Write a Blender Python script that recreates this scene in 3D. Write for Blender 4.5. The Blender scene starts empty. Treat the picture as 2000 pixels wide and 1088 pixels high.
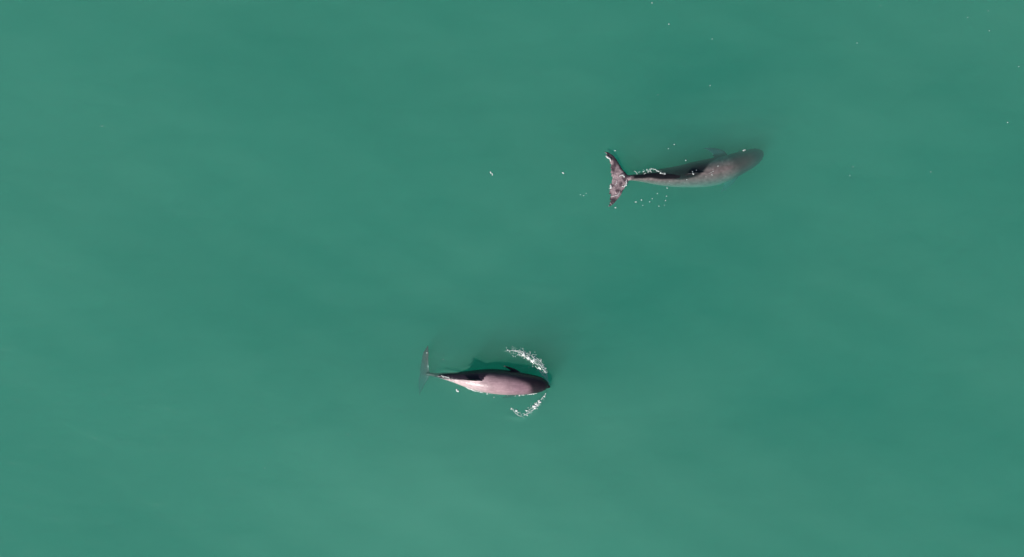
import bpy, bmesh, math, random
import numpy as np
from mathutils import Vector, noise

sc = bpy.context.scene
random.seed(7)
R = math.radians

# ------------------------------------------------------------------ camera, light, exposure
H = 20.0                       # drone height above the sea
S = 0.0058                     # metres of sea surface per pixel of the 2000 px wide photograph
cam_d = bpy.data.cameras.new('camera')
cam = bpy.data.objects.new('camera', cam_d)
sc.collection.objects.link(cam)
cam.location = (0, 0, H)
cam_d.angle = 2 * math.atan(1000 * S / H)
cam_d.clip_end = 2000
sc.camera = cam

SUN_EL, SUN_AZ = R(37), math.atan2(-0.80, -0.60)          # direction TOWARDS the sun, in the xy plane
sdir = Vector((math.cos(SUN_EL) * math.cos(SUN_AZ), math.cos(SUN_EL) * math.sin(SUN_AZ), math.sin(SUN_EL)))
sun_d = bpy.data.lights.new('sun', 'SUN')
sun_d.energy = 5.0
sun_d.angle = R(0.9)
sun_d.color = (1.0, 0.955, 0.90)
sun = bpy.data.objects.new('sun', sun_d)
sun.rotation_euler = (-sdir).to_track_quat('-Z', 'Y').to_euler()
sun.location = (-4, -8, 14)
sc.collection.objects.link(sun)

world = bpy.data.worlds.new('World')
sc.world = world
world.use_nodes = True
wn = world.node_tree
sky = wn.nodes.new('ShaderNodeTexSky')
sky.sky_type = 'NISHITA'
sky.sun_disc = False
sky.sun_elevation = SUN_EL
sky.sun_rotation = math.atan2(sdir.x, sdir.y)
bg = wn.nodes['Background']
bg.inputs['Strength'].default_value = 0.07
wn.links.new(sky.outputs[0], bg.inputs['Color'])

sc.view_settings.view_transform = 'Standard'
sc.view_settings.look = 'None'
sc.view_settings.gamma = 1
sc.view_settings.use_curve_mapping = False
sc.view_settings.exposure = 0.0
cy = sc.cycles
cy.max_bounces = 16
cy.diffuse_bounces = 3
cy.glossy_bounces = 3
cy.transmission_bounces = 4
cy.volume_bounces = 8
cy.transparent_max_bounces = 24
cy.sample_clamp_indirect = 4.0
cy.use_denoising = True
cy.caustics_reflective = False
cy.caustics_refractive = False


# ------------------------------------------------------------------ helpers
def W(px, py, z=0.0):
    """point at height z that stands under pixel (px, py) of the photograph"""
    k = S * (H - z) / H
    return Vector(((px - 1000) * k, (544 - py) * k, z))


def tag(o, label=None, cat=None, group=None, kind=None):
    if label: o['label'] = label
    if cat: o['category'] = cat
    if group: o['group'] = group
    if kind: o['kind'] = kind
    return o


def link(name, me, mat=None, parent=None):
    o = bpy.data.objects.new(name, me)
    sc.collection.objects.link(o)
    if mat: me.materials.append(mat)
    if parent: o.parent = parent
    return o


def new_mat(name):
    m = bpy.data.materials.new(name)
    m.use_nodes = True
    nt = m.node_tree
    return m, nt, nt.nodes['Principled BSDF'], nt.nodes['Material Output']


def node(nt, kind, **kw):
    n = nt.nodes.new(kind)
    for k, v in kw.items():
        if hasattr(n, k): setattr(n, k, v)
        else: n.inputs[k].default_value = v
    return n


# ------------------------------------------------------------------ materials
def water_material():
    m, nt, p, out = new_mat('turbid_sea_water')
    nt.nodes.remove(p)
    geo = node(nt, 'ShaderNodeNewGeometry')
    mp = node(nt, 'ShaderNodeMapping')
    mp.inputs['Rotation'].default_value = (0, 0, R(24))
    mp.inputs['Scale'].default_value = (0.45, 1.0, 1.0)
    nt.links.new(geo.outputs['Position'], mp.inputs['Vector'])
    n1 = node(nt, 'ShaderNodeTexNoise', Scale=1.1, Detail=5.0, Roughness=0.55)
    nt.links.new(mp.outputs[0], n1.inputs['Vector'])
    b1 = node(nt, 'ShaderNodeBump', Strength=1.0, Distance=WAVE_BUMP)
    n1b = node(nt, 'ShaderNodeTexNoise', Scale=7.5, Detail=4.0, Roughness=0.6, Distortion=0.4)
    nt.links.new(mp.outputs[0], n1b.inputs['Vector'])
    hs = node(nt, 'ShaderNodeMath', operation='MULTIPLY_ADD')
    nt.links.new(n1b.outputs['Fac'], hs.inputs[0]); hs.inputs[1].default_value = 0.22
    nt.links.new(n1.outputs['Fac'], hs.inputs[2])
    nt.links.new(hs.outputs[0], b1.inputs['Height'])
    # Schlick reflectance of air to water, the same seen from either side
    dt = node(nt, 'ShaderNodeVectorMath', operation='DOT_PRODUCT')
    nt.links.new(geo.outputs['Incoming'], dt.inputs[0])
    nt.links.new(b1.outputs[0], dt.inputs[1])
    ab = node(nt, 'ShaderNodeMath', operation='ABSOLUTE')
    nt.links.new(dt.outputs['Value'], ab.inputs[0])
    om = node(nt, 'ShaderNodeMath', operation='SUBTRACT', use_clamp=True)
    om.inputs[0].default_value = 1.0
    nt.links.new(ab.outputs[0], om.inputs[1])
    pw = node(nt, 'ShaderNodeMath', operation='POWER')
    nt.links.new(om.outputs[0], pw.inputs[0]); pw.inputs[1].default_value = 5.0
    fr = node(nt, 'ShaderNodeMath', operation='MULTIPLY_ADD')
    nt.links.new(pw.outputs[0], fr.inputs[0]); fr.inputs[1].default_value = 0.98; fr.inputs[2].default_value = 0.02
    gl = node(nt, 'ShaderNodeBsdfGlossy', Roughness=0.16)
    gl.inputs['Color'].default_value = (1, 1, 1, 1)
    nt.links.new(b1.outputs[0], gl.inputs['Normal'])
    tr = node(nt, 'ShaderNodeBsdfTransparent')
    # suspended silt under the surface, its streaks also painting swell and ripple sheen
    silt = node(nt, 'ShaderNodeBsdfDiffuse')
    silt.inputs['Color'].default_value = (0.17, 0.51, 0.38, 1)
    mp2 = node(nt, 'ShaderNodeMapping')
    mp2.inputs['Rotation'].default_value = (0, 0, R(22))
    mp2.inputs['Location'].default_value = (3.1, 1.7, 0)
    mp2.inputs['Scale'].default_value = (0.16, 0.42, 1.0)
    nt.links.new(geo.outputs['Position'], mp2.inputs['Vector'])
    n2 = node(nt, 'ShaderNodeTexNoise', Scale=1.0, Detail=4.0, Roughness=0.5)
    nt.links.new(mp2.outputs[0], n2.inputs['Vector'])
    mr = node(nt, 'ShaderNodeMapRange')
    mr.inputs['From Min'].default_value = 0.30
    mr.inputs['From Max'].default_value = 0.70
    mr.inputs['To Min'].default_value = 0.015
    mr.inputs['To Max'].default_value = 0.115
    nt.links.new(n2.outputs['Fac'], mr.inputs['Value'])
    n3 = node(nt, 'ShaderNodeTexNoise', Scale=7.0, Detail=6.0, Roughness=0.68)
    nt.links.new(mp2.outputs[0], n3.inputs['Vector'])
    m3 = node(nt, 'ShaderNodeMath', operation='MULTIPLY_ADD')
    nt.links.new(n3.outputs['Fac'], m3.inputs[0]); m3.inputs[1].default_value = 0.10
    nt.links.new(mr.outputs[0], m3.inputs[2])
    cur = m3.outputs[0]
    # banks of film tone, painting in sky sheen (+), porpoise shadow and swell shade (-): px, py, half length, half width in px, turn, amount
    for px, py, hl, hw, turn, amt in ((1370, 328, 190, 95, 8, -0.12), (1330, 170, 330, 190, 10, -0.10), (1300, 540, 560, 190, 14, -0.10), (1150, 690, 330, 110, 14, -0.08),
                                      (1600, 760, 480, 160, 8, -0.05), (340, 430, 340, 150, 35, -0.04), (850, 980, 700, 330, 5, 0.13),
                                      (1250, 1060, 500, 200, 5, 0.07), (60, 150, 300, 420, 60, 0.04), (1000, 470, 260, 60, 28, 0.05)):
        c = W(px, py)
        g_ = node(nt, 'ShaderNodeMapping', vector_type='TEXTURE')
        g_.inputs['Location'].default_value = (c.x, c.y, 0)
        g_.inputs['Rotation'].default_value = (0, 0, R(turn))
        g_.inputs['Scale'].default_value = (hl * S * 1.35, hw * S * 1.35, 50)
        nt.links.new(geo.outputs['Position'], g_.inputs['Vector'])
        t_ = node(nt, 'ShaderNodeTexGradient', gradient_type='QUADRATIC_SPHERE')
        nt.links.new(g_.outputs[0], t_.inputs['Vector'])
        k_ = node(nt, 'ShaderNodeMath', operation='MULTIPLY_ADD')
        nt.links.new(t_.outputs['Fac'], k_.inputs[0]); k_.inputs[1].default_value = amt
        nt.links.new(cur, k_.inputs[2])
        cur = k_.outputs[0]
    fin_ = node(nt, 'ShaderNodeMath', operation='ADD', use_clamp=True)
    nt.links.new(cur, fin_.inputs[0]); fin_.inputs[1].default_value = 0.0
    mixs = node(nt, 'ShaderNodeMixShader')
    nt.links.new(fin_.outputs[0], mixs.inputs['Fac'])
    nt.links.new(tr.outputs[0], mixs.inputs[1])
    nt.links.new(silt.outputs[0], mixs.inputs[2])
    mix = node(nt, 'ShaderNodeMixShader')
    nt.links.new(fr.outputs[0], mix.inputs['Fac'])
    nt.links.new(mixs.outputs[0], mix.inputs[1])
    nt.links.new(gl.outputs[0], mix.inputs[2])
    nt.links.new(mix.outputs[0], out.inputs['Surface'])
    # body of the water: silt scatters, algae and water absorb red first
    vs = node(nt, 'ShaderNodeVolumeScatter', Density=VS, Anisotropy=0.25)
    vs.inputs['Color'].default_value = (1, 1, 1, 1)
    va = node(nt, 'ShaderNodeVolumeAbsorption', Density=VA)
    va.inputs['Color'].default_value = VCOL
    ad = node(nt, 'ShaderNodeAddShader')
    nt.links.new(vs.outputs[0], ad.inputs[0])
    nt.links.new(va.outputs[0], ad.inputs[1])
    nt.links.new(ad.outputs[0], out.inputs['Volume'])
    return m


WAVE_BUMP = 0.07
VS, VA = 1.5, 5.0
VCOL = (0.0, 0.904, 0.843, 1)


def skin_material():
    m, nt, p, out = new_mat('wet_porpoise_skin')
    at = node(nt, 'ShaderNodeAttribute', attribute_name='coat')
    tc = node(nt, 'ShaderNodeTexCoord')
    n1 = node(nt, 'ShaderNodeTexNoise', Scale=22.0, Detail=5.0, Roughness=0.6)
    nt.links.new(tc.outputs['Object'], n1.inputs['Vector'])
    hsv = node(nt, 'ShaderNodeHueSaturation')
    mr = node(nt, 'ShaderNodeMapRange')
    mr.inputs['To Min'].default_value = 0.80
    mr.inputs['To Max'].default_value = 1.2
    nt.links.new(n1.outputs['Fac'], mr.inputs['Value'])
    nt.links.new(mr.outputs[0], hsv.inputs['Value'])
    nt.links.new(at.outputs['Color'], hsv.inputs['Color'])
    nt.links.new(hsv.outputs[0], p.inputs['Base Color'])
    # ripples of the water film that runs off the skin, strongest where 'film' is painted in
    fl = node(nt, 'ShaderNodeAttribute', attribute_name='film')
    n2 = node(nt, 'ShaderNodeTexNoise', Scale=34.0, Detail=3.0, Roughness=0.55, Distortion=0.6)
    nt.links.new(tc.outputs['Object'], n2.inputs['Vector'])
    bp = node(nt, 'ShaderNodeBump', Distance=0.02)
    nt.links.new(fl.outputs['Fac'], bp.inputs['Strength'])
    nt.links.new(n2.outputs['Fac'], bp.inputs['Height'])
    nt.links.new(bp.outputs[0], p.inputs['Normal'])
    p.inputs['Roughness'].default_value = 0.34
    p.inputs['IOR'].default_value = 1.4
    p.inputs['Coat Weight'].default_value = 0.15
    p.inputs['Coat Roughness'].default_value = 0.2
    nt.links.new(bp.outputs[0], p.inputs['Coat Normal'])
    return m


def plain(name, col, rough=0.5, noise_amt=0.1, scale=60):
    m, nt, p, out = new_mat(name)
    tc = node(nt, 'ShaderNodeTexCoord')
    n = node(nt, 'ShaderNodeTexNoise', Scale=scale, Detail=3.0)
    nt.links.new(tc.outputs['Object'], n.inputs['Vector'])
    mx = node(nt, 'ShaderNodeMixRGB')
    mx.inputs[1].default_value = tuple(c * (1 - noise_amt) for c in col) + (1,)
    mx.inputs[2].default_value = tuple(min(1, c * (1 + noise_amt)) for c in col) + (1,)
    nt.links.new(n.outputs['Fac'], mx.inputs[0])
    nt.links.new(mx.outputs[0], p.inputs['Base Color'])
    p.inputs['Roughness'].default_value = rough
    return m


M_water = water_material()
M_skin = skin_material()
M_foam = plain('white_foam', (0.86, 0.90, 0.88), 0.5, 0.05)
nt = M_foam.node_tree          # thin wet foam lets some of the water show through
_p = nt.nodes['Principled BSDF']; _p.inputs['Alpha'].default_value = 0.82
M_bed = plain('silty_seabed', (0.20, 0.22, 0.14), 0.9, 0.25, 1.5)
M_eye = plain('dark_wet_eye', (0.01, 0.01, 0.012), 0.08, 0.0)
M_hole = plain('blowhole_rim', (0.05, 0.045, 0.05), 0.15, 0.05)


# ------------------------------------------------------------------ the sea: one sheet with a body of water under it
def ridge(x, y, pts, amp, sig):
    """height of a rounded crest that follows a polyline"""
    d2 = np.full_like(x, 1e9)
    tt = np.zeros_like(x)
    n = len(pts) - 1
    for i in range(n):
        ax, ay = pts[i]; bx, by = pts[i + 1]
        vx, vy = bx - ax, by - ay
        t = np.clip(((x - ax) * vx + (y - ay) * vy) / (vx * vx + vy * vy), 0, 1)
        d = (x - ax - t * vx) ** 2 + (y - ay - t * vy) ** 2
        m = d < d2
        d2 = np.where(m, d, d2)
        tt = np.where(m, (i + t) / n, tt)
    return amp * np.exp(-d2 / (2 * sig * sig)) * np.sin(np.pi * np.clip(tt * 0.92 + 0.04, 0, 1)) ** 0.5


def P(*a):
    return [tuple(W(*q)[:2]) for q in a]


RIDGES = [
    (P((1076, 760), (1072, 745), (1060, 722), (1042, 702), (1018, 690), (990, 683)), 0.022, 0.022),
    (P((1062, 746), (1045, 728), (1022, 716), (985, 706)), 0.010, 0.020),
    (P((1074, 757), (1064, 778), (1046, 800), (1018, 815), (995, 812)), 0.018, 0.022),
    (P((850, 728), (868, 722), (895, 727), (912, 733)), 0.014, 0.013),
    (P((903, 722), (916, 715), (932, 719)), 0.016, 0.011),
    (P((1226, 338), (1250, 336), (1268, 330), (1292, 334)), 0.010, 0.016),
    (P((1300, 322), (1350, 312), (1400, 302), (1450, 288), (1490, 284)), 0.010, 0.045),
]


def wave_height(x, y):
    z = 0.010 * np.sin(0.9 * x + 2.0 * y + 0.6) + 0.006 * np.sin(2.3 * x - 3.1 * y + 1.9 + 0.8 * np.sin(0.7 * x))
    z += 0.003 * np.sin(5.2 * x + 7.1 * y + 1.3 * np.sin(1.9 * y)) + 0.002 * np.sin(11.0 * x - 8.3 * y + 2 * np.sin(2.3 * x))
    for pts, a, s in RIDGES:
        z += ridge(x, y, pts, a, s)
    return z


def axis(lo, hi, fine, far):
    a = list(np.arange(lo, hi, fine))
    step, v, up = fine, hi, []
    while v < far:
        up.append(v); step *= 1.07; v += step
    up.append(far)
    step, v, dn = fine, lo, []
    while v > -far:
        step *= 1.07; v -= step
        dn.append(max(v, -far))
    return np.array(sorted(set(np.round(dn + a + up, 6))))


def build_sea():
    xs = axis(-1.3, 3.1, 0.013, 300.0)
    ys = axis(-1.75, 1.75, 0.013, 300.0)
    X, Y = np.meshgrid(xs, ys)
    Z = wave_height(X, Y)
    ny, nx = X.shape
    top = np.stack([X, Y, Z], -1).reshape(-1, 3)
    idx = np.arange(ny * nx).reshape(ny, nx)
    quads = np.stack([idx[:-1, :-1], idx[:-1, 1:], idx[1:, 1:], idx[1:, :-1]], -1).reshape(-1, 4)
    border = list(idx[0, :]) + list(idx[1:, -1]) + list(idx[-1, -2::-1]) + list(idx[-2:0:-1, 0])
    base = len(top)
    low = top[border].copy(); low[:, 2] = -9.0
    verts = np.concatenate([top, low])
    faces = quads.tolist()
    nb = len(border)
    for i in range(nb):
        j = (i + 1) % nb
        faces.append([base + i, base + j, int(border[j]), int(border[i])])
    faces.append([base + i for i in range(nb - 1, -1, -1)])
    me = bpy.data.meshes.new('sea_water')
    me.from_pydata(verts.tolist(), [], faces)
    me.polygons.foreach_set('use_smooth', [True] * len(quads) + [False] * (nb + 1))
    me.update()
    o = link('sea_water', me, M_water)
    return tag(o, kind='structure', label='murky green sea water with faint streaks across the whole picture')


build_sea()

me = bpy.data.meshes.new('seabed')
me.from_pydata([(-299, -299, -8.5), (299, -299, -8.5), (299, 299, -8.5), (-299, 299, -8.5)], [], [(0, 1, 2, 3)])
tag(link('seabed', me, M_bed), kind='structure', label='silty seabed far below the murky water')


# ------------------------------------------------------------------ porpoises
def catmull(p0, p1, p2, p3, t):
    return 0.5 * ((2 * p1) + (-p0 + p2) * t + (2 * p0 - 5 * p1 + 4 * p2 - p3) * t * t + (-p0 + 3 * p1 - 3 * p2 + p3) * t ** 3)


def resample(rows, per=8):
    rows = np.array(rows, float)
    out = []
    n = len(rows)
    for i in range(n - 1):
        a = rows[max(i - 1, 0)]; b = rows[i]; c = rows[i + 1]; d = rows[min(i + 2, n - 1)]
        for k in range(per):
            out.append(catmull(a, b, c, d, k / per))
    out.append(rows[-1])
    return np.array(out)


def frames(C, roll):
    T = np.gradient(C, axis=0)
    T /= np.linalg.norm(T, axis=1)[:, None]
    up = np.array([0, 0, 1.0])
    Ss = np.cross(T, up); Ss /= np.linalg.norm(Ss, axis=1)[:, None]      # left-hand side of the animal (T runs nose to tail)
    U = np.cross(Ss, T)
    c, s = np.cos(roll)[:, None], np.sin(roll)[:, None]
    return T, Ss * c - U * s, U * c + Ss * s


def fin(bm, stations, seg=7):
    """closed aerofoil: stations = [(leading edge, trailing edge, thickness, normal)]"""
    rings = []
    for le, te, th, nrm in stations:
        le, te, nrm = Vector(le), Vector(te), Vector(nrm).normalized()
        ring = []
        for k in range(seg + 1):
            t = k / seg
            prof = 2.0 * math.sqrt(max(t, 0)) * (1 - t) * 0.9 + 0.12 * (1 - t)
            ring.append(le.lerp(te, t) + nrm * th * 0.5 * prof)
        for k in range(seg - 1, 0, -1):
            t = k / seg
            prof = 2.0 * math.sqrt(max(t, 0)) * (1 - t) * 0.9 + 0.12 * (1 - t)
            ring.append(le.lerp(te, t) - nrm * th * 0.5 * prof)
        rings.append([bm.verts.new(v) for v in ring])
    n = len(rings[0])
    for a, b in zip(rings, rings[1:]):
        for i in range(n):
            j = (i + 1) % n
            bm.faces.new((a[i], a[j], b[j], b[i]))
    bm.faces.new(rings[0][::-1]); bm.faces.new(rings[-1])


def smooth_fin(bm, rows, per=5):
    """rows = [(LE xyz, TE xyz, thickness, normal xyz)] resampled smoothly"""
    flat = [list(a) + list(b) + [t] + list(n) for a, b, t, n in rows]
    rs = resample(flat, per)
    fin(bm, [(r[0:3], r[3:6], max(r[6], 0.004), r[7:10]) for r in rs])


def porpoise(rows, fins, coat_fn, label, voxel=0.0042):
    """rows: px, py, z, half width px, height ratio, roll deg — nose to fluke root"""
    rs = resample([(*W(r[0], r[1], r[2]), r[3] * S, r[4], R(r[5])) for r in rows], 8)
    C, wid, hr, roll = rs[:, :3], np.maximum(rs[:, 3], 0.003), rs[:, 4], rs[:, 5]
    T, Sd, U = frames(C, roll)
    bm = bmesh.new()
    seg = 40
    rings = []
    for i in range(len(C)):
        ring = []
        for k in range(seg):
            a = 2 * math.pi * k / seg
            cx, cz = math.sin(a), math.cos(a)
            p = C[i] + Sd[i] * wid[i] * cx * (abs(cx) ** -0.08 if abs(cx) > 1e-6 else 1) + U[i] * wid[i] * hr[i] * cz
            ring.append(bm.verts.new(p))
        rings.append(ring)
    for a, b in zip(rings, rings[1:]):
        for i in range(seg):
            j = (i + 1) % seg
            bm.faces.new((a[i], a[j], b[j], b[i]))
    bm.faces.new(rings[0][::-1]); bm.faces.new(rings[-1])
    F = dict(C=C, T=T, S=Sd, U=U, w=wid, h=hr)
    fins(bm, F)
    bmesh.ops.recalc_face_normals(bm, faces=bm.faces[:])
    me = bpy.data.meshes.new('raw'); bm.to_mesh(me); bm.free()
    tmp = bpy.data.objects.new('raw', me); sc.collection.objects.link(tmp)
    md = tmp.modifiers.new('r', 'REMESH'); md.mode = 'VOXEL'; md.voxel_size = voxel; md.use_smooth_shade = True
    sm = tmp.modifiers.new('s', 'SMOOTH'); sm.factor = 0.5; sm.iterations = 4
    dg = bpy.context.evaluated_depsgraph_get()
    body = bpy.data.meshes.new_from_object(tmp.evaluated_get(dg))
    bpy.data.objects.remove(tmp); bpy.data.meshes.remove(me)
    body.name = 'body'
    body.materials.clear()
    n = len(body.vertices)
    co = np.empty(n * 3); body.vertices.foreach_get('co', co); co = co.reshape(-1, 3)
    near = np.zeros(n, int)
    for s in range(0, n, 8000):
        d = ((co[s:s + 8000, None, :] - C[None]) ** 2).sum(-1)
        near[s:s + 8000] = d.argmin(1)
    rel = co - C[near]
    sx = (rel * Sd[near]).sum(1); sz = (rel * U[near]).sum(1)
    u = near / (len(C) - 1)
    th = np.degrees(np.arctan2(-sx, sz))             # 0 on the back, +90 on the right flank, 180 belly
    rad = np.hypot(sx / wid[near], sz / (wid[near] * hr[near]))
    xn, xt = rows[0][0], rows[-1][0]
    u = np.clip((xn - (C[near, 0] / S + 1000)) / (xn - xt), 0, 1)     # 0 nose, 1 root of the flukes
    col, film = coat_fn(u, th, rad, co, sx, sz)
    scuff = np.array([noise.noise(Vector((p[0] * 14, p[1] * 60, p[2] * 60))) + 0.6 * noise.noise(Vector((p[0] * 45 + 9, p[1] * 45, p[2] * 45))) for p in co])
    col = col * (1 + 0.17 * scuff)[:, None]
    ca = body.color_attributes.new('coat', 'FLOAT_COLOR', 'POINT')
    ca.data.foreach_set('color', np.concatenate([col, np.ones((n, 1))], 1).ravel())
    fa = body.attributes.new('film', 'FLOAT', 'POINT')
    fa.data.foreach_set('value', film)
    body.polygons.foreach_set('use_smooth', [True] * len(body.polygons))
    root = bpy.data.objects.new('porpoise', None)
    sc.collection.objects.link(root)
    mid = C[len(C) // 2]
    root.location = mid
    root.empty_display_size = 0.2
    tag(root, label, 'porpoise')
    body.transform(__import__('mathutils').Matrix.Translation(-Vector(mid)))
    link('body', body, M_skin, root)
    # eyes low on the sides of the head
    ie = int(len(C) * 0.135)
    for s in (-1, 1):
        b = bmesh.new()
        bmesh.ops.create_uvsphere(b, u_segments=12, v_segments=8, radius=0.009)
        e = bpy.data.meshes.new('eye'); b.to_mesh(e); b.free()
        e.polygons.foreach_set('use_smooth', [True] * len(e.polygons))
        o = link('eye', e, M_eye, root)
        o.location = Vector(C[ie] + Sd[ie] * s * wid[ie] * 0.965 - U[ie] * wid[ie] * 0.25) - Vector(mid)
    # blowhole: a raised crescent lip across the top of the head
    ib = int(len(C) * 0.115)
    b = bmesh.new()
    prev = None
    m_ = 12
    for k in range(m_ + 1):
        t = k / m_ * 2 - 1
        c = C[ib] + T[ib] * (0.010 * t * t) + Sd[ib] * 0.017 * t + U[ib] * (wid[ib] * hr[ib] * math.sqrt(max(0, 1 - (0.017 * t / wid[ib]) ** 2)) + 0.0005)
        r = 0.0036 * math.sqrt(max(0.05, 1 - t * t))
        ring = [b.verts.new(c + (T[ib] * math.cos(q) + U[ib] * math.sin(q)) * r) for q in [2 * math.pi * j / 8 for j in range(8)]]
        if prev:
            for j in range(8):
                b.faces.new((prev[j], prev[(j + 1) % 8], ring[(j + 1) % 8], ring[j]))
        else:
            b.faces.new(ring)
        prev = ring
    b.faces.new(prev[::-1])
    e = bpy.data.meshes.new('blowhole'); b.to_mesh(e); b.free()
    e.transform(__import__('mathutils').Matrix.Translation(-Vector(mid)))
    e.polygons.foreach_set('use_smooth', [True] * len(e.polygons))
    link('blowhole', e, M_hole, root)
    return root, F


def at(F, u, side, up):
    """a point in the animal's own frame: side/up in units of the local half width/height"""
    i = min(len(F['C']) - 1, max(0, int(round(u * (len(F['C']) - 1)))))
    return F['C'][i] + F['S'][i] * F['w'][i] * side + F['U'][i] * F['w'][i] * F['h'][i] * up


def sstep(a, b, x):
    t = np.clip((x - a) / (b - a), 0, 1)
    return t * t * (3 - 2 * t)


def lerp3(a, b, t):
    return a * (1 - t[:, None]) + b * t[:, None]


CAPE_SHADE = np.array([0.022, 0.015, 0.024])
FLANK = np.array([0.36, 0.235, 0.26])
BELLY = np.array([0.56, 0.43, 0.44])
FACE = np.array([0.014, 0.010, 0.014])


def wob(co, sc_, seed):
    return np.array([noise.noise(Vector((p[0] * sc_ + seed, p[1] * sc_, p[2] * sc_))) for p in co])


# --- the porpoise at the surface (lower one)
rows1 = [
    (1074.5, 755.5, 0.004, 1.2, 0.9, 0),
    (1072.5, 755.2, 0.008, 3.2, 0.9, 0),
    (1069, 754.3, 0.012, 5.2, 0.95, 0),
    (1066, 753.3, 0.016, 9.2, 1.0, 0),
    (1060.5, 752.3, 0.018, 12.8, 1.0, 0),
    (1052, 751.3, 0.014, 16.2, 1.0, 0),
    (1038, 750.5, 0.006, 19.0, 1.0, 0),
    (1019, 749.5, 0.000, 21.8, 1.0, 0),
    (1000, 748, -0.004, 23.6, 1.0, 0),
    (982, 746.5, -0.004, 24.6, 1.0, 0),
    (964, 745, -0.002, 24.2, 1.0, 0),
    (945, 743.5, -0.004, 22.4, 1.02, 0),
    (927, 742, -0.012, 19.4, 1.05, 0),
    (909, 740, -0.030, 15.5, 1.12, 0),
    (890, 737.5, -0.050, 11.0, 1.25, 0),
    (872, 735, -0.052, 7.5, 1.4, 0),
    (856, 733, -0.054, 4.8, 1.6, 0),
    (842, 731, -0.060, 3.4, 1.5, 0),
    (833, 730, -0.070, 3.0, 1.2, 0),
]


def fins1(bm, F):
    # dorsal fin: tall swept triangle on the middle of the back
    C, U, T = F['C'], F['U'], F['T']
    a = at(F, 0.595, 0, 0.9); b = at(F, 0.74, 0, 0.80)
    up = Vector((0, 0.05, 1)).normalized()
    tdir = Vector(b) - Vector(a)
    tdir.z = 0; tdir.normalize()
    n = up.cross(tdir)
    rows = []
    L = (Vector(b) - Vector(a)).length
    for t, sw, ch in ((-0.2, -0.02, 1.10), (0, 0, 1.0), (0.25, 0.24, 0.78), (0.5, 0.47, 0.58), (0.75, 0.72, 0.36), (0.93, 0.93, 0.17), (1.0, 1.04, 0.05)):
        le = Vector(a) + up * 0.09 * t + tdir * L * sw
        te = le + tdir * L * ch
        rows.append((le, te, 0.022 * (1.05 - t * 0.75), n))
    smooth_fin(bm, rows)
    # left flipper: swept back just under the surface
    def fl(pts, th):
        smooth_fin(bm, [(W(*p), W(*q), t, nn) for p, q, t, nn in pts])
    fl([((1032, 745, -0.03), (1000, 742, -0.03), 0.034, (0.0, 0.25, 1)),
        ((1020, 730, 0.012), (998, 726, 0.008), 0.026, (0, 0.2, 1)),
        ((1009, 721.5, 0.022), (993.5, 722, 0.016), 0.020, (0, 0.1, 1)),
        ((995, 716.5, 0.026), (988, 718.5, 0.022), 0.014, (0, 0.1, 1)),
        ((984.5, 713.5, 0.028), (983, 714.8, 0.026), 0.009, (0, 0.1, 1))], 0)
    # right flipper hangs deeper on the sunny side
    fl([((1030, 752, -0.08), (1000, 752, -0.08), 0.034, (0.0, -0.6, 1)),
        ((1015, 768, -0.17), (994, 766, -0.17), 0.024, (0, -0.6, 1)),
        ((998, 776, -0.25), (984, 774, -0.25), 0.016, (0, -0.6, 1)),
        ((982, 778, -0.30), (977, 777, -0.30), 0.008, (0, -0.6, 1))], 0)
    # flukes, pitched steeply: seen narrow from above, the lower lobe deeper
    nn = (-0.69, 0, 0.73)
    for sg in (1, -1):
        if sg > 0:
            pts = [((842, 733, -0.055), (820, 732, -0.13), 0.026),
                   ((839, 722, -0.055), (819, 722, -0.13), 0.020),
                   ((837.5, 708, -0.035), (822, 706, -0.10), 0.016),
                   ((837.5, 692, -0.025), (826, 688, -0.07), 0.013),
                   ((837, 680, -0.03), (833, 677, -0.06), 0.009),
                   ((836, 675, -0.04), (835, 674, -0.05), 0.007)]
        else:
            pts = [((842, 729, -0.055), (820, 730, -0.13), 0.026),
                   ((838, 738, -0.09), (817, 739, -0.17), 0.022),
                   ((832, 748, -0.14), (816, 750, -0.22), 0.018),
                   ((827, 758, -0.21), (817, 761, -0.28), 0.014),
                   ((822, 766, -0.28), (818, 768, -0.33), 0.010),
                   ((820, 771, -0.33), (819, 772, -0.35), 0.008)]
        smooth_fin(bm, [(W(*p), W(*q), t, nn) for p, q, t in pts])


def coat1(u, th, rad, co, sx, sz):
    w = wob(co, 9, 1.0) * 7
    # dark cape pushed left of the ridge, painting in the shaded side and fin shadow
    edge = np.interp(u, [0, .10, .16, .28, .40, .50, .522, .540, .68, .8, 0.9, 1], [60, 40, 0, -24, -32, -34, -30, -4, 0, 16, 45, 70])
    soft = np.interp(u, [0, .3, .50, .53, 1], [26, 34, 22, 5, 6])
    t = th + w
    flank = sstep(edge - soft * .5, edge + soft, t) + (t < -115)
    c = lerp3(CAPE_SHADE, FLANK, np.clip(flank, 0, 1))
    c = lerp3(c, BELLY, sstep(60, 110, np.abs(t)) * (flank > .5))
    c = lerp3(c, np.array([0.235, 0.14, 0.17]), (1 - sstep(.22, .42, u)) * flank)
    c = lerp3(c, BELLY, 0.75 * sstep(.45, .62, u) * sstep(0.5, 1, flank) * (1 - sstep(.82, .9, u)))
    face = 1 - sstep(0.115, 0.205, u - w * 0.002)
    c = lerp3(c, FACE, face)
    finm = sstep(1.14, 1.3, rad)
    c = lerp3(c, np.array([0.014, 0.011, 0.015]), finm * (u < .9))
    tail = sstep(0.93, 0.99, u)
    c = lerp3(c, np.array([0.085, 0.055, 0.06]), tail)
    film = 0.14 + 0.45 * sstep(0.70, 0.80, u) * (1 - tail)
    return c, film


porpoise(rows1, fins1, coat1, 'dark backed porpoise with sunlit pink flank breaking the surface inside its foamy bow wave')

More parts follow.
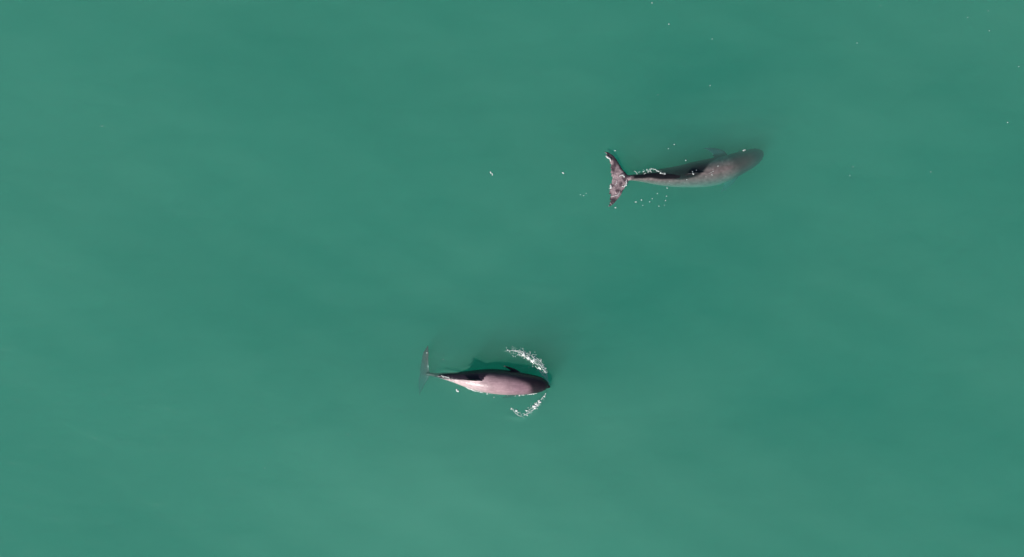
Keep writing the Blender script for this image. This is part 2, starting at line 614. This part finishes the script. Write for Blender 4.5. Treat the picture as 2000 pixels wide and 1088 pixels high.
# --- the porpoise just under the surface, flukes lifted out (upper one)
rows2 = [
    (1489.0, 294.5, -0.135, 2.5, 0.8, 0),
    (1487, 296.5, -0.137, 7.5, 0.85, 0),
    (1483, 299.8, -0.139, 11.5, 0.9, 0),
    (1476, 304.2, -0.140, 15.5, 0.95, 0),
    (1466, 309.3, -0.143, 18.6, 0.98, 0),
    (1456, 313.7, -0.147, 20.6, 1.0, 0),
    (1443, 319.0, -0.152, 22.4, 1.0, 0),
    (1422, 327.5, -0.156, 25.0, 0.98, 0),
    (1398, 334.5, -0.160, 27.2, 0.96, 0),
    (1374, 339, -0.160, 26.8, 0.96, 0),
    (1351, 342, -0.152, 24.6, 0.98, 0),
    (1328, 344.5, -0.138, 21.6, 1.02, 0),
    (1306, 345.7, -0.118, 18.8, 1.05, 0),
    (1284, 346, -0.094, 15.4, 1.1, 0),
    (1264, 346, -0.074, 11.5, 1.2, 0),
    (1246, 346.5, -0.050, 7.5, 1.3, 0),
    (1232, 347, -0.026, 5.5, 1.1, 0),
    (1220, 347.5, -0.010, 5.0, 0.8, 0),
]


def fins2(bm, F):
    a = at(F, 0.50, 0, 0.88); b = at(F, 0.635, 0, 0.86)
    up = Vector((0.0, 0.22, 1)).normalized()
    tdir = Vector(b) - Vector(a); tdir.z = 0; tdir.normalize()
    n = up.cross(tdir)
    L = (Vector(b) - Vector(a)).length
    rows = []
    for t, sw, ch in ((-0.2, -0.02, 1.10), (0, 0, 1.0), (0.25, 0.20, 0.80), (0.5, 0.40, 0.60), (0.75, 0.60, 0.38), (0.93, 0.76, 0.18), (1.0, 0.84, 0.05)):
        le = Vector(a) + up * 0.07 * t + tdir * L * sw
        rows.append((le, le + tdir * L * ch, 0.024 * (1.05 - t * 0.7), n))
    smooth_fin(bm, rows)

    def fl(pts):
        smooth_fin(bm, [(W(*p), W(*q), t, nn) for p, q, t, nn in pts])
    fl([((1428, 316, -0.17), (1396, 322, -0.17), 0.036, (0.0, 0.2, 1)),
        ((1419, 299, -0.15), (1391, 303, -0.15), 0.026, (0, 0.2, 1)),
        ((1406, 291, -0.15), (1385, 297, -0.15), 0.018, (0, 0.1, 1)),
        ((1390, 288.5, -0.16), (1378, 292, -0.16), 0.012, (0, 0.1, 1)),
        ((1375, 289, -0.17), (1372, 290, -0.17), 0.008, (0, 0.1, 1))])
    fl([((1448, 334, -0.18), (1414, 338, -0.18), 0.036, (0.0, -0.3, 1)),
        ((1440, 350, -0.21), (1413, 356, -0.21), 0.026, (0, -0.3, 1)),
        ((1430, 361, -0.25), (1411, 366, -0.25), 0.018, (0, -0.2, 1)),
        ((1418, 370, -0.29), (1408, 373, -0.29), 0.012, (0, -0.2, 1)),
        ((1410, 376, -0.31), (1407, 377, -0.31), 0.008, (0, -0.2, 1))])
    nn = (0.10, -0.10, 1)
    up_ = [((1231, 349, -0.012), (1196, 350, 0.018), 0.030),
           ((1224, 339, -0.004), (1192.5, 341, 0.024), 0.026),
           ((1216, 330, 0.006), (1191.5, 330, 0.030), 0.020),
           ((1210, 320, 0.014), (1191, 320, 0.034), 0.016),
           ((1203, 309, 0.022), (1188.5, 311, 0.036), 0.013),
           ((1195, 301, 0.026), (1184, 305, 0.034), 0.010),
           ((1187, 296.5, 0.028), (1180.5, 299.5, 0.032), 0.008),
           ((1182, 296, 0.030), (1180, 297.5, 0.030), 0.006)]
    dn_ = [((1231, 346, -0.012), (1196, 345, 0.018), 0.030),
           ((1228, 355, -0.004), (1192.5, 353, 0.020), 0.026),
           ((1221, 366, 0.002), (1190.5, 364, 0.022), 0.020),
           ((1216, 376, 0.006), (1189.5, 374, 0.022), 0.016),
           ((1210, 386, 0.006), (1189.5, 384, 0.020), 0.013),
           ((1202, 395, 0.004), (1190, 393, 0.016), 0.010),
           ((1194, 402, 0.002), (1188.5, 400, 0.010), 0.008),
           ((1189, 404.5, 0.0), (1187.5, 403, 0.004), 0.006)]
    for rows in (up_, dn_):
        smooth_fin(bm, [(W(*p), W(*q), t, nn) for p, q, t in rows])


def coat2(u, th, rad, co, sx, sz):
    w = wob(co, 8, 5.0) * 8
    # dark tone over the left of the ridge, pale flank on the right
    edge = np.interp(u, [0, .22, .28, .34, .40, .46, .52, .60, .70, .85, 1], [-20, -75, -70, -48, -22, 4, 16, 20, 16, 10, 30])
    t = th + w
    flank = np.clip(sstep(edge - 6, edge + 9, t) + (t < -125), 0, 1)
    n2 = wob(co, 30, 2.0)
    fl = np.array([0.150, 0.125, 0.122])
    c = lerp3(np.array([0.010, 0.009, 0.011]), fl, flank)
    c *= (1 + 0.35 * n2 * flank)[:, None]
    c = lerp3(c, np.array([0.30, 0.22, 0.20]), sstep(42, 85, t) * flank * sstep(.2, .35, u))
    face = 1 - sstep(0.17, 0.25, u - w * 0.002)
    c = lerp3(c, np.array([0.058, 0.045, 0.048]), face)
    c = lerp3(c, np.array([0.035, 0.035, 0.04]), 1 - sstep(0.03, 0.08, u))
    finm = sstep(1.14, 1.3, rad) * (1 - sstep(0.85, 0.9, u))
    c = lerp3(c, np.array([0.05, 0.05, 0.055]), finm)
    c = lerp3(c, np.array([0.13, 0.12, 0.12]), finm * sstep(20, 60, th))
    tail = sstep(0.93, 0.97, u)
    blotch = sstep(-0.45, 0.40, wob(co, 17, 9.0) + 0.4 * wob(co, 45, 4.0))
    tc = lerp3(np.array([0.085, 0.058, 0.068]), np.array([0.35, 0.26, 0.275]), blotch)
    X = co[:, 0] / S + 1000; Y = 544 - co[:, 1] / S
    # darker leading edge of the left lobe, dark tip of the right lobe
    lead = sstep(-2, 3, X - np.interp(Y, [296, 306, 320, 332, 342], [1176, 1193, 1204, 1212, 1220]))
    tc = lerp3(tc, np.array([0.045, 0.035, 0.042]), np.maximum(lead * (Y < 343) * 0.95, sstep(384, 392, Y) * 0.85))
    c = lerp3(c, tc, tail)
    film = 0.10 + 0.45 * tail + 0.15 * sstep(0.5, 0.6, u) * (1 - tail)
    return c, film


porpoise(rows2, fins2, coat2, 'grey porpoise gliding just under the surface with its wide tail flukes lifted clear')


# ------------------------------------------------------------------ foam, droplets, flecks, modelled glints
def blob(bm, c, rx, ry, rz, rot, seed, sub=1):
    g = bmesh.ops.create_icosphere(bm, subdivisions=sub, radius=1.0)
    ca, sa = math.cos(rot), math.sin(rot)
    for v in g['verts']:
        k = 1 + 0.55 * noise.noise(v.co * 1.7 + Vector((seed, seed * 1.3, 0)))
        x, y, z = v.co.x * rx * k, v.co.y * ry * k, v.co.z * rz * k
        v.co = Vector((c[0] + x * ca - y * sa, c[1] + x * sa + y * ca, c[2] + z))


def strand(bm, pts, r, seed, flat=0.5):
    """thin uneven ribbon of foam along points"""
    rs = resample([tuple(p) for p in pts], 6)
    prev = None
    n = len(rs)
    for i, c in enumerate(rs):
        t = i / (n - 1)
        rr = r * (0.25 + math.sin(math.pi * min(1, max(0, t))) ** 0.6) * (0.55 + 0.9 * abs(noise.noise(Vector((seed, t * 9, 0)))) * 1.6)
        d = rs[min(i + 1, n - 1)] - rs[max(i - 1, 0)]
        d = Vector(d).normalized(); s = d.cross(Vector((0, 0, 1))).normalized()
        jit = Vector((noise.noise(Vector((seed + 3, t * 7, 0))), noise.noise(Vector((seed + 8, t * 7, 0))), 0)) * r * 1.6
        ring = [bm.verts.new(Vector(c) + jit + s * rr * math.cos(q) + Vector((0, 0, 1)) * rr * flat * math.sin(q)) for q in [2 * math.pi * j / 6 for j in range(6)]]
        if prev:
            for j in range(6):
                bm.faces.new((prev[j], prev[(j + 1) % 6], ring[(j + 1) % 6], ring[j]))
        else:
            bm.faces.new(ring[::-1])
        prev = ring
    bm.faces.new(prev)


def surf(px, py, dz=0.0):
    p = W(px, py, 0)
    z = float(wave_height(np.array([p.x]), np.array([p.y]))[0])
    return W(px, py, z + dz)


def finish(bm, name, mat=None):
    me = bpy.data.meshes.new(name)
    bm.to_mesh(me); bm.free()
    me.polygons.foreach_set('use_smooth', [True] * len(me.polygons))
    return link(name, me, mat or M_foam)


def interp_path(path, t):
    n = len(path) - 1
    i = min(n - 1, int(t * n)); f = t * n - i
    return [path[i][k] * (1 - f) + path[i + 1][k] * f for k in range(len(path[0]))]


def foam_arc(name, path, count, label, big=(), lines=(), lift=0.0):
    """path rows: px, py, half width px, density"""
    bm = bmesh.new()
    rnd = random.Random(hash(len(path)) + count)
    made = 0
    while made < count:
        t = rnd.random()
        x, y, w, den = interp_path(path, t)
        if rnd.random() > den: continue
        ox, oy = rnd.gauss(0, 0.6) * w, rnd.gauss(0, 0.6) * w
        cl = noise.noise(Vector(((x + ox) * 0.24, (y + oy) * 0.24, 3.3)))
        if cl < -0.05 and rnd.random() < 0.8: continue
        r = rnd.choice((0.3, 0.4, 0.5, 0.6, 0.8, 1.0)) * S * (0.8 + 1.2 * max(0, cl))
        blob(bm, surf(x + ox, y + oy, lift + rnd.choice((-0.02, -0.008, 0.0, 0.002, 0.004))), r * rnd.uniform(0.8, 2.0), r * rnd.uniform(0.5, 1.0), r * 0.6, rnd.uniform(0, 3.14), rnd.uniform(0, 90))
        made += 1
    for (x, y, r) in big:
        for k in range(6):
            blob(bm, surf(x + rnd.gauss(0, r * .5), y + rnd.gauss(0, r * .5), 0.002), r * S * rnd.uniform(.5, .9), r * S * rnd.uniform(.4, .7), r * S * 0.35, rnd.uniform(0, 3.14), rnd.uniform(0, 90), 2)
    for k, (pts, r) in enumerate(lines):
        strand(bm, [surf(a, b, 0.001 + lift) for a, b in pts], r * S, k * 3.7 + count)
    o = finish(bm, name)
    return tag(o, label, 'foam', kind='stuff')


foam_arc('bow_wave_foam',
         [(988, 684, 4, .25), (1003, 684, 6, .6), (1018, 688, 8, 1), (1033, 695, 9, 1), (1047, 705, 9, .9), (1060, 719, 7.5, .7), (1067, 734, 4.5, .5)],
         420, 'long white foam arc curving ahead of and above the pink flanked porpoise',
         big=[(1022, 693, 3.2), (1031, 699, 2.8), (1043, 703, 2.4)],
         lines=[([(1074, 752), (1066, 739), (1056, 727), (1045, 714)], 0.6), ([(1074, 752), (1070, 744), (1062, 734)], 0.35), ([(992, 685), (1010, 685), (1028, 690), (1045, 699)], 0.4), ([(1012, 691), (1030, 699), (1046, 709), (1058, 722)], 0.55), ([(1030, 690), (1048, 699), (1060, 712), (1068, 727)], 0.4), ([(1046, 701), (1058, 713), (1066, 727), (1070, 741)], 0.45), ([(1070, 738), (1062, 722), (1050, 708)], 0.6),
                ([(1001, 684), (1016, 689), (1030, 700)], 0.6)])
foam_arc('bow_wave_foam',
         [(998, 798, 2, .25), (1008, 804, 4, .35), (1018, 812, 4, .5), (1030, 807, 5, .9), (1042, 797, 5, 1), (1052, 788, 5, .9), (1061, 777, 2.5, .6), (1066, 770, 1.2, .3)],
         230, 'short white foam arc below the nose of the pink flanked porpoise',
         big=[(1043, 794, 3.6), (1054, 784, 2.6), (1048, 789, 2.8)],
         lines=[([(1056, 781), (1062, 774), (1067, 768)], 0.5), ([(1000, 799), (1008, 808), (1018, 814)], 0.35), ([(1022, 812), (1034, 806), (1046, 796), (1056, 784)], 0.5), ([(1028, 804), (1040, 796), (1050, 786)], 0.45)])

# wash along the waterline of the lower porpoise
foam_arc('waterline_foam',
         [(892, 745, 1.5, .7), (905, 751, 1.2, .8), (922, 760, 1.0, .7), (940, 766, 0.8, .6), (962, 771, 0.8, .5), (985, 772.5, 0.8, .4), (1010, 773, 0.8, .5), (1032, 770.5, 1.0, .8), (1048, 767, 1.0, .9), (1060, 761, 1.0, .6)],
         95, 'thin broken line of foam along the sunny side of the pink flanked porpoise',
         big=[(1038, 769.5, 1.3)],
         lines=[([(1061, 744), (1066, 749), (1069, 755)], 0.9), ([(1033, 770), (1042, 769), (1050, 766.5)], 0.8),
                ([(897, 744), (912, 757), (930, 765)], 0.75), ([(905, 750), (925, 762), (946, 768)], 0.5)])
foam_arc('tail_wash_foam',
         [(862, 734, 1.5, .5), (873, 737, 2.5, .7), (886, 741, 3.5, 1), (897, 742, 3.0, 1), (905, 741, 1.5, .7)],
         85, 'small white splashes over the sinking tail stock of the pink flanked porpoise',
         lines=[([(898, 742), (903, 741), (909, 740.5)], 1.1), ([(884, 746), (889, 740), (893, 736)], 0.8), ([(864, 734), (874, 737), (886, 739)], 0.5),
                ([(878, 738), (884, 741), (892, 744), (899, 746)], 0.5)], lift=0.022)
foam_arc('back_splash_glints',  # splash whose white strands also model glints of the water film
         [(1254, 335, 2, .6), (1264, 334, 3, .8), (1273, 330, 2, .8), (1285, 333, 1.5, .7), (1298, 340, 2.5, .9), (1303, 346, 2.0, .8)],
         75, 'broken white splash and modelled glints over the tail stock of the fluke raising porpoise',
         big=[(1291, 338, 1.5), (1303, 344, 1.4)],
         lines=[([(1274, 329.5), (1279, 331)], 0.6), ([(1282, 332.5), (1288, 335.5)], 0.75), ([(1289, 337), (1293, 340)], 0.9), ([(1238, 334), (1242, 336), (1245, 341)], 0.45), ([(1296, 338), (1301, 341), (1304, 346)], 0.6), ([(1246, 337), (1251, 335)], 0.35),
                ([(1257, 340), (1262, 338)], 0.45), ([(1266, 336), (1271, 332)], 0.5), ([(1270, 333), (1273, 337)], 0.5)])

foam_arc('back_splash_glints',  # pale blobs modelling bright surface glints over the flank
         [(1285, 347, 4, .6), (1320, 350, 5, .4), (1360, 347, 6, .5), (1385, 340, 6, .8), (1410, 325, 7, .7), (1430, 318, 6, .3)],
         26, 'sparse tiny glints modelled as white blobs over the pale flank of the fluke raising porpoise')

# white strands modelling the wet glints of the water film on the lifted flukes
bm = bmesh.new()
for k, (pts, r, z) in enumerate([
        ([(1182.5, 305), (1188, 308), (1192, 312), (1193.5, 316)], 1.2, 0.050),
        ([(1214, 342), (1218, 343), (1219, 347)], 1.0, 0.036),
        ([(1210, 344), (1213, 342)], 0.9, 0.036),
        ([(1222, 354), (1224, 357), (1222, 362), (1218, 365)], 1.1, 0.020),
        ([(1192, 361), (1194, 366), (1190, 369)], 1.1, 0.036),
        ([(1193, 384), (1199, 383), (1207, 380), (1211, 373)], 0.4, 0.030),
        ([(1205, 353), (1204, 358), (1200, 362)], 0.4, 0.034)]):
    strand(bm, [W(a, b, z) for a, b in pts], r * S, 11 + k * 2.3)
for (x, y, r, z) in [(1216, 364, 1.6, 0.018), (1224, 352, 1.1, 0.015), (1192, 365, 1.3, 0.034)]:
    blob(bm, W(x, y, z), r * S, r * S * .7, r * S * .5, 0.5, x)
tag(finish(bm, 'fluke_glints'), 'white strands modelled as wet glints over the lifted tail flukes', 'foam', kind='stuff')

FLECKS = [
    # px, py, size px, elongation, rot, depth, label
    (960, 339, 2.6, 2.6, -0.95, 0.0, 'long white foam fleck in open water, left of the lifted tail flukes'),
    (1100, 338, 2.2, 1.4, -0.6, 0.0, 'round white foam fleck midway between the long fleck and the tail flukes'),
    (893, 763, 3.4, 1.6, -0.7, 0.0, 'large white foam clump just below the tail stock of the lower porpoise'),
    (866, 702, 1.0, 1.2, 0.3, -0.01, 'faint foam speck above the tail stock of the lower porpoise'),
    (834, 689, 1.5, 1.3, 0.3, 0.002, 'white foam speck over the upper tip of the sunken flukes'),
    (965, 776, 1.2, 1.2, 0.2, 0.0, 'tiny foam speck under the belly edge of the lower porpoise'),
    (999, 798, 2.0, 1.2, 0.8, 0.0, 'white foam speck at the outer end of the short foam arc'),
    (1201, 294.5, 1.9, 1.4, 0.1, -0.01, 'pale foam speck beside the upper tip of the lifted flukes'),
    (1202, 406, 1.9, 1.7, 0.1, -0.004, 'pale foam speck beside the lower tip of the lifted flukes'),
    (1134, 380, 1.1, 1.6, 0.6, -0.012, 'leftmost speck of the faint trio left of the lower fluke tip'),
    (1140, 382, 1.2, 1.8, 0.4, -0.010, 'middle speck of the faint trio left of the lower fluke tip'),
    (1145, 377.5, 1.0, 1.8, 0.6, -0.014, 'rightmost speck of the faint trio left of the lower fluke tip'),
    (1317, 282, 1.5, 1.2, 0.3, -0.004, 'brighter of the two specks in open water above the back of the upper porpoise'),
    (1305.5, 290, 1.2, 1.3, 0.3, -0.012, 'fainter of the two specks in open water above the back of the upper porpoise'),
    (1339.5, 313, 1.5, 1.5, 1.3, -0.006, 'foam speck touching the shaded upper edge of the upper porpoise'),
    (1453, 293, 2.0, 2.4, 0.45, 0.004, 'bright streak of foam at the temple of the upper porpoise'),
    (1353.5, 337.5, 2.7, 2.2, -1.1, 0.032, 'bright elongated glint on the fin tip of the upper porpoise'),  # white blob modelling a wet glint
    (1360, 332.5, 1.3, 1.2, 0.3, 0.006, 'small round glint right of the fin tip of the upper porpoise'),  # second glint modelled as a white blob
    (1303, 367, 1.4, 1.9, -1.2, -0.004, 'topmost droplet of foam right under the belly of the upper porpoise'),
    (1284, 378, 1.4, 1.2, 0.3, -0.012, 'faint droplet of foam alone in the top left of the scatter below the upper porpoise'),
    (1302, 383, 1.4, 1.5, 0.1, -0.008, 'droplet of foam at the upper right of the scatter below the upper porpoise'),
    (1300, 391.5, 1.5, 1.7, 0.9, -0.004, 'slanted droplet of foam under the upper right one of the scatter'),
    (1274, 388, 1.4, 1.2, 0.9, -0.006, 'droplet of foam in the middle of the scatter below the upper porpoise'),
    (1269, 394, 1.3, 1.4, 0.2, -0.016, 'faint droplet of foam just below the middle one of the scatter'),
    (1253, 390.5, 1.7, 1.2, 0.2, 0.0, 'bright round droplet of foam, second from the left in the scatter'),
    (1242, 394.5, 1.9, 1.5, -0.2, 0.0, 'brightest and leftmost droplet of the scatter below the upper porpoise'),
    (1255.5, 401, 1.1, 1.5, 0.1, -0.018, 'faint droplet of foam at the lower left of the scatter'),
    (1287, 402.5, 1.5, 1.2, 0.1, -0.004, 'lowest bright droplet of foam in the scatter below the upper porpoise'),
    (1298, 401, 1.1, 1.6, 0.6, -0.018, 'faint droplet of foam at the lower right of the scatter'),
    (1273.5, 5.5, 1.5, 1.2, 1.3, 0.0, 'white foam fleck at the top edge of the open water, right of centre'),
    (1306.5, 47, 1.6, 1.3, 1.3, 0.0, 'white foam fleck second from the top edge, right of centre'),
    (1391, 76, 1.1, 1.3, 1.3, -0.012, 'dim foam fleck high above the head of the upper porpoise'),
    (1387, 167, 1.2, 1.3, 0.1, -0.006, 'small foam fleck in open water straight above the flipper of the upper porpoise'),
    (1285, 185, 0.8, 1.3, 0.1, -0.02, 'barely visible speck in open water high above the upper porpoise'),
    (1674, 84, 1.2, 1.3, 0.1, -0.012, 'dim foam fleck alone in the upper right open water'),
    (1720, 11, 1.0, 1.3, 0.8, -0.022, 'very dim speck near the top edge in the upper right open water'),
    (1890, 34, 1.1, 1.2, 1.3, -0.006, 'leftmost of the three small flecks in the top right corner'),
    (1930.5, 21, 1.1, 1.3, 0.1, -0.010, 'topmost of the three small flecks in the top right corner'),
    (1932.5, 60, 1.2, 1.5, 0.8, -0.006, 'lowest of the three small flecks in the top right corner'),
    (1990, 130, 1.2, 1.2, 0.1, -0.004, 'small foam fleck near the right edge below the top right corner'),
    (1968, 239, 1.4, 1.3, 0.1, 0.0, 'bright foam fleck near the right edge, level with the upper porpoise'),
    (1666.5, 325.5, 1.1, 1.2, 0.1, -0.004, 'brighter speck of the close pair right of the head of the upper porpoise'),
    (1660, 343, 1.0, 1.5, 1.9, -0.018, 'fainter speck of the close pair right of the head of the upper porpoise'),
    (1818, 335.5, 1.1, 1.2, 0.1, -0.002, 'lone speck in the right hand open water, far right of both porpoises'),
    (679, 848.5, 0.8, 1.6, 0.1, -0.004, 'lone tiny speck in open water below and left of the lower porpoise'),
    (517, 914, 0.8, 1.6, 0.1, -0.006, 'lone tiny speck in the lower left open water'),
]
for i, (x, y, r, el, rot, dz, lab) in enumerate(FLECKS):
    rnd = random.Random(100 + i)
    bm = bmesh.new()
    c = surf(x, y, dz)
    rr = r * S * 0.62
    if r > 1.8:
        for k in range(4):
            t = (k / 3 - 0.5) * 2 * rr * (el - 0.7)
            blob(bm, (t * math.cos(rot) + rnd.gauss(0, rr * .25), t * math.sin(rot) + rnd.gauss(0, rr * .25), 0),
                 rr * rnd.uniform(.7, 1.05), rr * rnd.uniform(.5, .85), rr * .45, rot + rnd.uniform(-.5, .5), i + k * 1.7, 2)
    else:
        blob(bm, (0, 0, 0), rr * el, rr, rr * .6, rot, i * 1.9, 2)
        blob(bm, (rr * .6, rr * .4, 0), rr * .6, rr * .5, rr * .4, rot + 1, i * 2.9, 1)
    o = finish(bm, 'foam_fleck')
    o.location = c
    tag(o, lab, 'foam fleck', 'small flecks of foam scattered over the sea')
